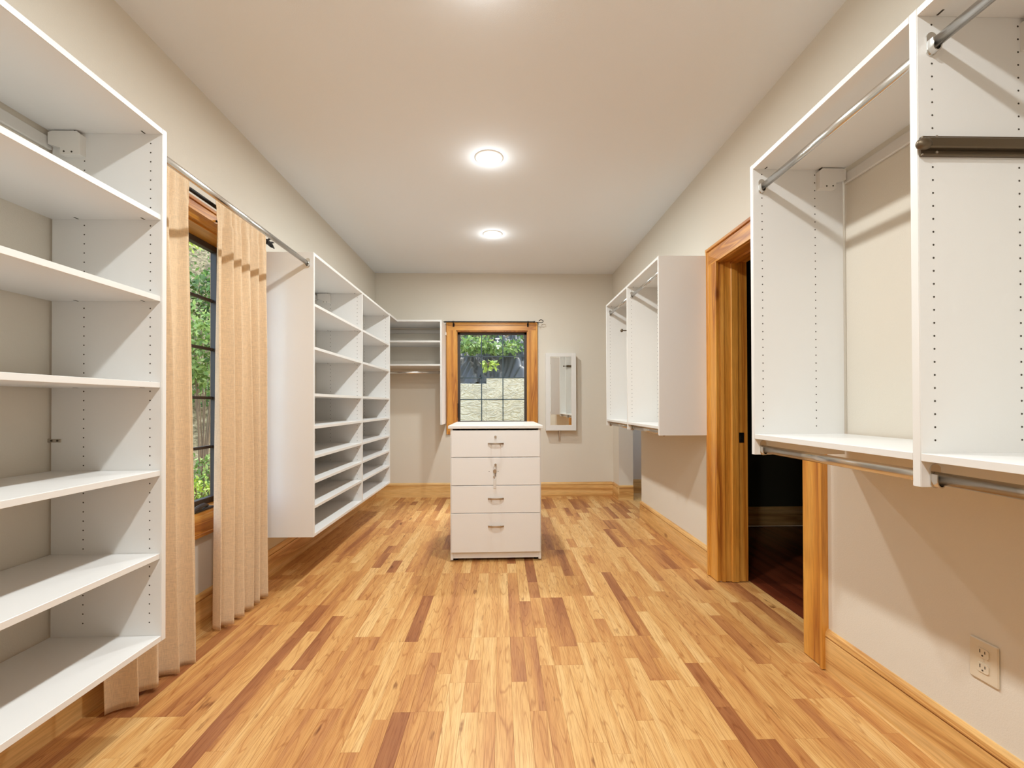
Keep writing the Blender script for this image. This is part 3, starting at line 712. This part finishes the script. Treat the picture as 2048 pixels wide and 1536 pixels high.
c = m.build('corner_bracket', M['nickel'], u, label='small metal angle bracket low at the back')
MB().cyl((XB + .004, yE - T - .004, 1.030), (XB + .004, yE - T - .002, 1.030), .0035, 8).cyl((XB + .024, yE - T - .004, 1.030), (XB + .024, yE - T - .002, 1.030), .0035, 8).build('bracket_screw', M['hole'], c)

# --- left middle unit, two bays
u = thing('shelving_unit', (-1.37, 3.8, .325), 'white two-column shoe shelving unit hanging on the left wall beyond the curtains', 'shelving unit')
zb = .322
ys = [(2.841, 2.860), (3.825, 3.844), (4.765, 4.784)]
P_ = [panel(u, XW, XL, a, b, zb, zt, XL) for a, b in ys]
pin_holes(P_[1], (-1.443, -1.218), ys[1][0], -1, .40, 2.08); pin_holes(P_[2], (-1.443, -1.218), ys[2][0], -1, .40, 2.08)
for a, b in ((ys[0][1], ys[1][0]), (ys[1][1], ys[2][0])):
    s_ = shelf(u, 'top_shelf', XW, XL - .0005, a, b, zt - T, zt, XL - .0005); cam_marks(u, (-1.46, -1.235), b, -1, zt - T, s_)
    for z in (1.778, 1.503, 1.206, 1.000, .812, .654, .496):
        s_ = shelf(u, 'shelf', XW, XL - .003, a, b, z, z + T, XL - .003); cam_marks(u, (-1.46, -1.235), b, -1, z, s_)
    shelf(u, 'bottom_shelf', XW, XL - .0005, a, b, zb, zb + T, XL - .0005)
    B('hang_rail', M['steel'], u, XW, XW + .012, a, b, 2.035, 2.078, bev=.003)
bracket_cover(u, XW + .012, ys[1][0], -1, zt - T, 1)
bracket_cover(u, XW + .012, ys[2][0], -1, zt - T, 1)

# --- corner unit by the back window
yc = 5.175; zt2 = 2.132
u = thing('corner_shelf_unit', (-1.1, 5.4, .92), 'white wall-hung corner unit with two shelves and a chrome rod left of the back window', 'shelving unit')
m = MB().box(-.700 - .0, -.681, yc, YB, .919, zt2, bev=.0008); sp1 = m.build('side_panel', M['mel'], u)
MB().box(-.6992, -.6818, yc - .0012, yc + .0004, .920, zt2 - .001).build('edge_band', M['edge'], sp1)
m = MB().prism([(XW, 4.786), (XL - .012, 4.786), (XL - .012, yc), (-.700, yc), (-.700, YB), (XW, YB)], 'z', zt2 - .021, zt2); tp1 = m.build('top_shelf', M['mel'], u)
m = MB().box(XL - .0125, XL - .0108, 4.786, yc, zt2 - .020, zt2 - .001); m.box(XL - .012, -.7005, yc - .0012, yc + .0004, zt2 - .020, zt2 - .001); m.build('edge_band', M['edge'], tp1)
for z in (1.872, 1.601):
    p_ = MB().box(XW, -.700, yc + .004, YB, z, z + .021, bev=.0008).build('shelf', M['mel'], u)
    MB().box(XW, -.7005, yc + .0028, yc + .0044, z + .001, z + .020).build('edge_band', M['edge'], p_)
B('hang_rail', M['steel'], u, XW, -.700, YB - .012, YB, 2.04, 2.085, bev=.003)
m = MB(); m.prism([(5.30 + .0085 * math.cos(k * math.tau / 20), 1.533 + .0155 * math.sin(k * math.tau / 20)) for k in range(20)], 'x', XW + .004, -.704)
r_ = m.build('hanging_rod', M['chrome'], u)
for p in r_.data.polygons: p.use_smooth = len(p.vertices) == 4
MB().box(-.703, -.700, 5.287, 5.313, 1.51, 1.57, bev=.001).build('rod_bracket', M['chrome'], r_)
MB().box(-.681, -.672, 5.53, YB, 2.01, 2.05, bev=.002).build('bracket_cover', M['plastic'], u)

# --- right near unit
XR = 1.028; XRB = 1.400
u = thing('hanging_unit', (1.22, .8, .945), 'white wall-hung double hanging unit nearest the camera on the right wall', 'closet unit')
zt3, zb3 = 2.124, .945
ysr = [(1.789, 1.808), (1.071, 1.092), (.355, .376), (-.36, -.341)]
P_ = [panel(u, XR, XRB, a, b, zb3, zt3, XR) for a, b in ysr]
pin_holes(P_[0], (1.064, 1.283), ysr[0][0], -1, 1.06, 2.09); pin_holes(P_[1], (1.064, 1.283), ysr[1][0], -1, 1.06, 2.09)
pin_holes(P_[1], (1.064, 1.283), ysr[1][1], 1, 1.06, 2.09); pin_holes(P_[2], (1.064, 1.283), ysr[2][1], 1, 1.06, 2.09)
for (b1, b0) in zip([p[0] for p in ysr[:-1]], [p[1] for p in ysr[1:]]):
    s_ = shelf(u, 'top_shelf', XR + .0005, XRB, b0, b1, zt3 - T, zt3, XR + .0005); cam_marks(u, (1.075, 1.30), b1, -1, zt3 - T, s_)
    s_ = shelf(u, 'shelf', XR + .0005, XRB, b0, b1, 1.009, 1.028, XR + .0005)
    B('hang_rail', M['steel'], u, XE - .012, XE, b0 + .001, b1 - .001, 2.045, 2.088, bev=.003)
    rod(u, 1.062, b0, b1, 2.030); rod(u, 1.062, b0, b1, .968)
    bracket_cover(u, XE - .012, b1, -1, zt3 - T, -1)
    m = MB().cyl((1.285, b1 - .0012, .985), (1.285, b1, .985), .0042, 10); m.build('connector_hole', M['hole'], P_[0])
# belt rack on the near partition
bk = thing('belt_rack', (1.03, 1.07, 1.785), 'dark bronze pull-out belt rack with a rounded knob on the nearest right panel', 'belt rack')
yk = 1.071
m = MB(); m.box(1.030, 1.325, yk - .006, yk, 1.757, 1.803, bev=.0015); m.box(1.030, 1.325, yk - .010, yk, 1.798, 1.8035, bev=.001); m.box(1.030, 1.325, yk - .010, yk, 1.756, 1.761, bev=.001)
m.build('wall_track', M['bronze'], bk)
m = MB(); m.box(1.034, 1.36, yk - .020, yk - .005, 1.770, 1.796, bev=.003); m.build('slide_bar', M['bronze'], bk)
MB().sphere((1.030, yk - .013, 1.781), .015, (1.25, .8, 1.0), 18).build('knob', M['bronze'], bk, smooth=True)
for xx in (1.064, 1.302):
    for zz in (1.7625, 1.8008):
        MB().cyl((xx, yk - .0118, zz), (xx, yk - .009, zz), .0032, 12).build('screw', M['nickel'], bk)

# --- far right unit
XF = 1.062; zt4, zb4 = 2.150, .940
u = thing('hanging_unit', (1.24, 3.7, .94), 'white wall-hung double hanging unit on the right wall beyond the doorway', 'closet unit')
ysf = [(2.975, 2.994), (3.722, 3.741), (4.461, 4.480)]
P_ = [panel(u, XF, XE, a, b, zb4, zt4, XF) for a, b in ysf]
pin_holes(P_[1], (1.098, 1.317), ysf[1][0], -1, 1.05, 2.11); pin_holes(P_[2], (1.098, 1.317), ysf[2][0], -1, 1.05, 2.11)
for a, b in ((ysf[0][1], ysf[1][0]), (ysf[1][1], ysf[2][0])):
    s_ = shelf(u, 'top_shelf', XF + .0005, XE, a, b, zt4 - T, zt4, XF + .0005); cam_marks(u, (1.11, 1.33), b, -1, zt4 - T, s_)
    shelf(u, 'shelf', XF + .0005, XE, a, b, .983, 1.002, XF + .0005)
    B('hang_rail', M['steel'], u, XE - .012, XE, a + .001, b - .001, 2.07, 2.112, bev=.003)
    rod(u, 1.100, a, b, 2.062); rod(u, 1.100, a, b, .958)
v_ = thing('valet_rod', (XF, 3.76, 1.775), 'small dark valet rod with a knob poking out of the far right unit', 'valet rod')
MB().box(1.07, 1.33, 3.741, 3.752, 1.758, 1.792, bev=.002).build('valet_base', M['bronze'], v_)
MB().cyl((1.03, 3.757, 1.775), (1.09, 3.757, 1.775), .0055, 12).build('slide_rod', M['bronze'], v_)
MB().sphere((1.024, 3.757, 1.775), .014, (.9, 1, 1), 16).build('knob', M['bronze'], v_, smooth=True)

# --- chrome rod between the two left units, in front of the curtains
r_ = rod(None, -1.212, 1.603, 2.841, 2.042, name='closet_rod')
props(r_, 'long chrome closet rod spanning the curtained window between the left shelving units', 'rod')

# ------------------------------------------------------------------ curtains and curtain rods
cr = thing('curtain_rod', (-1.45, 2.1, 2.165), 'black iron curtain rod over the left window with a forked finial', 'curtain rod')
RX, RZ = -1.455, 2.165
MB().cyl((RX, 1.45, RZ), (RX, 2.815, RZ), .0095, 14).build('rod', M['black'], cr)
m = MB().cyl((RX, 2.795, RZ), (RX, 2.805, RZ), .017, 12)
m.tube([(RX, 2.80, RZ), (RX + .002, 2.835, RZ + .004), (RX + .004, 2.865, RZ - .004), (RX + .006, 2.895, RZ - .010)], .009, 8, [.011, .014, .012, .003])
m.tube([(RX, 2.81, RZ + .002), (RX + .01, 2.825, RZ + .024), (RX + .012, 2.845, RZ + .030)], .006, 6, [.009, .006, .002])
m.tube([(RX, 2.845, RZ), (RX + .008, 2.865, RZ + .018), (RX + .010, 2.885, RZ + .022)], .006, 6, [.009, .006, .002])
m.build('finial', M['black'], cr)
for yy in (1.66, 2.46):
    m = MB(); m.tube([(XW + .002, yy, RZ - .012), (XW + .06, yy, RZ - .02), (RX, yy, RZ - .013)], .006, 8); m.box(XW, XW + .004, yy - .012, yy + .012, RZ - .045, RZ + .02, bev=.001)
    m.build('rod_bracket', M['black'], cr)

def curtain(name, label, edge0, edge1, nfold, amp_t, amp_b, zbot, xmid, seed, grp):
    """pleated sheet hung on the rod. edge0/edge1: functions of t (0 top, 1 bottom) giving y of its two edges"""
    rnd = random.Random(seed); nu, nv = 260, 90; zt_ = RZ + .022
    ph = [rnd.uniform(0, 6.28) for _ in range(6)]
    def warp(s):  # uneven fold spacing
        return s + .035 * math.sin(2 * math.pi * s * 2 + ph[0]) / 2 + .02 * math.sin(2 * math.pi * s * 5 + ph[1]) / 2
    V, F = [], []
    for j in range(nv + 1):
        t = (j / nv) ** 1.0; z = zt_ + (zbot - zt_) * t
        a = amp_t + (amp_b - amp_t) * min(1, t * 1.6)
        if t < .02: a *= .35
        elif t < .045: a *= .6
        for i in range(nu + 1):
            s = i / nu; w = warp(s)
            y = edge0(t) + (edge1(t) - edge0(t)) * w
            p = 2 * math.pi * nfold * w + ph[2] + .6 * math.sin(t * 2.2 + ph[3]) * math.sin(s * 9)
            c = math.sin(p); sh_ = math.copysign(abs(c) ** .9, c)
            am = a * (.65 + .5 * math.sin(s * 7 + ph[4]) ** 2)
            x = xmid(s, t) + am * sh_
            # small crimps close to the rod pocket
            if t < .22: x += .007 * math.sin(p * 2.6 + 1) * (1 - t / .22)
            x += .006 * math.sin(p * 1.7 + ph[1]) * min(1, t * 3)
            y += .010 * math.cos(p) * min(1, t * 3)
            x += .004 * math.sin(3.1 * t * 2 + s * 11 + ph[5]) * t
            zz = z
            if j == nv: zz = z
            zz = zt_ + (zbot + hem(s, seed) - zt_) * t
            V.append((x, y, zz))
    n = nu + 1
    for j in range(nv):
        for i in range(nu): F.append((j * n + i, j * n + i + 1, (j + 1) * n + i + 1, (j + 1) * n + i))
    me = bpy.data.meshes.new(name); me.from_pydata(V, [], F); me.materials.append(M['linen'])
    for p in me.polygons: p.use_smooth = True
    o = bpy.data.objects.new(name, me); COL.objects.link(o)
    md = o.modifiers.new('thick', 'SOLIDIFY'); md.thickness = .0022; md.offset = 0
    return props(o, label, 'curtain', grp)
def hem(s, seed):
    if seed == 5: return .012 * math.sin(s * 5)  # near panel
    return .02 * max(0, .25 - s) * 4 * .9
curtain('curtain', 'tan linen curtain panel right of the glass, closer to the white shoe shelving', lambda t: 2.262 + .005 * t, lambda t: 2.715 + .012 * t, 5.3, .020, .036, .014,
        lambda s, t: RX + .034, 9, 'tan linen curtain panels at the left window')
curtain('curtain', 'tan linen curtain panel left of the glass, half hidden behind the near shelving unit', lambda t: 1.66 + .05 * t, lambda t: 2.097 + .018 * t, 4.2, .020, .038, .006,
        lambda s, t: RX + .034 + .020 * t * t * s, 5, 'tan linen curtain panels at the left window')

cr = thing('curtain_rod', (-.1, 5.53, 2.172), 'thin black curtain rod with a scroll finial over the back window', 'curtain rod')
ry, rz = 5.52, 2.172
MB().cyl((-.695, ry, rz), (.41, ry, rz), .0080, 12).build('rod', M['black'], cr)
pts = [(.41, ry, rz), (.455, ry, rz - .003)]
import math as _m
for k in range(15):
    a = -1.4 + k * .32; pts.append((.50 + .026 * _m.cos(a) + .0, ry, rz + .010 + .017 * _m.sin(a)))
MB().cyl((.405, ry, rz), (.425, ry, rz), .010, 10).tube(pts, .0042, 7).tube([(.44, ry, rz - .002), (.462, ry, rz - .010), (.472, ry, rz - .024), (.458, ry, rz - .028), (.452, ry, rz - .018)], .0035, 6).build('scroll_finial', M['black'], cr)
MB().cyl((-.71, ry, rz), (-.66, ry, rz), .003, 8, r2=.008).build('finial', M['black'], cr)
for xx in (-.585, .338):
    m = MB(); m.tube([(xx, YB - .030, rz - .035), (xx, YB - .06, rz - .03), (xx, ry, rz - .008)], .005, 7); m.box(xx - .010, xx + .010, YB - .0325, YB - .0285, rz - .05, rz - .005, bev=.001)
    m.cyl((xx - .009, ry, rz), (xx + .009, ry, rz), .011, 12); m.build('rod_bracket', M['black'], cr)

# ------------------------------------------------------------------ dresser island
isl = thing('drawer_island', (-.039, 3.30, 0), 'white freestanding drawer island with four drawers standing on the wood floor', 'dresser')
cx_ = -.039; hw = .333; yf = 3.30; yb_ = 4.04
MB().box(cx_ - hw - .015, cx_ + hw + .015, yf - .022, yb_ + .015, .975, .997, bev=.0015).build('countertop', M['edge'], isl)
for s in (-1, 1):
    a, b = sorted((cx_ + s * hw, cx_ + s * (hw - T))); MB().box(a, b, yf + .0, yb_, .012, .975, bev=.0008).build('side_panel', M['mel'], isl)
MB().box(cx_ - hw + T, cx_ + hw - T, yb_ - T, yb_, .012, .975).build('back_panel', M['mel'], isl)
MB().box(cx_ - hw + T, cx_ + hw - T, yf + .006, yf + .024, .022, .085, bev=.0008).build('toe_board', M['mel'], isl)
MB().box(cx_ - hw + T, cx_ + hw - T, yf + .03, yb_ - T, .066, .085).build('bottom_panel', M['mel'], isl)
for xx in (-.30, .30):
    for yy in (yf + .05, yb_ - .05): MB().cyl((cx_ + xx, yy, 0), (cx_ + xx, yy, .066), .018, 14).build('leveling_foot', M['black'], isl)
def arc_handle(z, dr_):
    m = MB(); hx = .058; n = 14; y_ = yf - .019
    top, bot = [], []
    for k in range(n + 1):
        a = -1 + 2 * k / n; yy = y_ - .014 - .016 * (1 - a * a); w_ = .0055
        top.append((cx_ + a * hx, yy))
    for k in range(n):
        for (q0, q1) in ((top[k], top[k + 1]),):
            v = [m.bm.verts.new(c) for c in ((q0[0], q0[1], z - .006), (q1[0], q1[1], z - .006), (q1[0], q1[1], z + .006), (q0[0], q0[1], z + .006),
                                              (q0[0], q0[1] + .004, z - .006), (q1[0], q1[1] + .004, z - .006), (q1[0], q1[1] + .004, z + .006), (q0[0], q0[1] + .004, z + .006))]
            for f in ((0, 1, 2, 3), (7, 6, 5, 4), (0, 4, 5, 1), (3, 2, 6, 7)): m.bm.faces.new([v[i] for i in f])
    for s in (-1, 1): m.cyl((cx_ + s * .034, y_, z), (cx_ + s * .034, y_ - .022, z), .004, 10)
    bmesh.ops.remove_doubles(m.bm, verts=m.bm.verts[:], dist=.00005)
    m.build('handle', M['nickel'], dr_, label='curved brushed nickel pull')
def lock(z, dr_):
    m = MB().cyl((cx_ - .002, yf - .030, z), (cx_ - .002, yf - .019, z), .0085, 18); l = m.build('drawer_lock', M['nickel'], dr_, label='round keyed lock')
drs = []
for i, (a, b) in enumerate(((.767, .962), (.561, .763), (.359, .557), (.072, .355))):
    d = MB().box(cx_ - hw + .008, cx_ + hw - .008, yf - .019, yf - .001, a, b, bev=.0012).build('drawer', M['mel'], isl); drs.append(d)
    MB().box(cx_ - hw + T + .01, cx_ + hw - T - .01, yf, yb_ - T - .03, a + .02, b - .04, bev=0).build('drawer_box', M['mel'], d)
lock(.916, drs[0]); arc_handle(.866, drs[0]); lock(.712, drs[1]); arc_handle(.464, drs[2]); arc_handle(.263, drs[3])
m = MB()
for xx in (-.045, .021): m.cyl((cx_ + xx + .010 - .014, yf - .0197, .662), (cx_ + xx + .010 - .014, yf - .0189, .662), .003, 10)
m.build('screw_hole', M['hole'], drs[1])
ky = thing('key_set', (cx_ - .002, yf - .03, .60), 'small bunch of keys with a clear tag hanging from the second drawer lock', 'keys')
yk = yf - .031
m = MB().box(cx_ - .0032, cx_ - .0008, yk - .022, yk, .703, .721); m.cyl((cx_ - .002, yk - .024, .712), (cx_ - .002, yk - .021, .712), .010, 14, sx=.2); m.build('lock_key', M['nickel'], ky)
ring = [(cx_ - .004 + .011 * math.cos(a), yk - .012, .692 + .013 * math.sin(a)) for a in [k * math.tau / 16 for k in range(17)]]
MB().tube(ring, .0012, 6).build('key_ring', M['nickel'], ky)
m = MB(); m.cyl((cx_ - .008, yk + .004, .664), (cx_ - .008, yk + .007, .664), .013, 18); m.box(cx_ - .013, cx_ - .008, yk + .004, yk + .006, .612, .655, bev=.0005); m.box(cx_ - .018, cx_ - .012, yk + .004, yk + .006, .616, .628)
m.build('bow_key', M['nickel'], ky)
m = MB(); m.box(cx_ - .004, cx_ + .001, yk + .006, yk + .008, .625, .668, bev=.0005); m.build('flat_key', M['bronze'], ky)
m = MB(); m.box(cx_ - .019, cx_ + .002, yk + .006, yk + .009, .540, .606, bev=.001); m.build('key_tag', M['steel'], ky)
isl.rotation_euler = (0, 0, math.radians(.9))
# the keys hang on the island: turn them with it
ky.location = Vector((-.039, 3.30, 0)) + Matrix.Rotation(math.radians(.9), 3, 'Z') @ (Vector(ky['base']) - Vector((-.039, 3.30, 0)))
ky.rotation_euler = (0, 0, math.radians(.9))

# ------------------------------------------------------------------ mirror cabinet on the back wall
mc = thing('mirror_cabinet', (.74, 5.55, .83), 'narrow white framed wall mirror cabinet right of the back window', 'mirror')
mx0, mx1, mz0, mz1, my = .553, .928, .829, 1.786, 5.498
MB().box(mx0 + .004, mx1 - .004, my + .018, YB, mz0 + .004, mz1 - .004, bev=.001).build('cabinet_body', M['mel'], mc)
m = MB(); fwm = .056
m.box(mx0, mx0 + fwm, my, my + .018, mz0, mz1, bev=.001); m.box(mx1 - fwm, mx1, my, my + .018, mz0, mz1, bev=.001)
m.box(mx0 + fwm, mx1 - fwm, my, my + .018, mz0, mz0 + fwm + .01, bev=.001); m.box(mx0 + fwm, mx1 - fwm, my, my + .018, mz1 - fwm + .01, mz1, bev=.001)
m.build('door_frame', M['edge'], mc)
MB().box(mx0 + fwm - .004, mx1 - fwm + .004, my + .007, my + .012, mz0 + fwm, mz1 - fwm + .016).build('mirror_glass', M['mirror'], mc)
MB().box(.722, .738, YB - .030, YB - .0, .70, .829, bev=.001).build('support_bracket', M['nickel'], mc)

# ------------------------------------------------------------------ outlet
ol = thing('wall_outlet', (XE, 1.278, .395), 'ivory duplex outlet plate low on the right wall under the near unit', 'outlet')
MB().box(XE - .006, XE, 1.238, 1.318, .336, .455, bev=.003).build('cover_plate', M['ivory'], ol)
for zc in (.4195, .3765):
    m = MB(); pr_ = []
    for k in range(28):
        a = k * math.tau / 28; pr_.append((1.278 + max(-.0165, min(.0165, .0195 * math.cos(a))), zc + max(-.0135, min(.0135, .0175 * math.sin(a)))))
    m.prism(pr_, 'x', XE - .0085, XE - .005); r_ = m.build('receptacle', M['ivory'], ol)
    m = MB(); m.box(XE - .0089, XE - .0083, 1.2835, 1.2860, zc - .001, zc + .009); m.box(XE - .0089, XE - .0083, 1.2700, 1.2722, zc + .0, zc + .008)
    m.cyl((XE - .0089, 1.278, zc - .007), (XE - .0083, 1.278, zc - .007), .0026, 10); m.build('slot', M['hole'], r_)
MB().cyl((XE - .0072, 1.278, .398), (XE - .0055, 1.278, .398), .003, 10).build('screw', M['ivory'], ol)

for o in bpy.data.objects:
    if 'base' in o: del o['base']
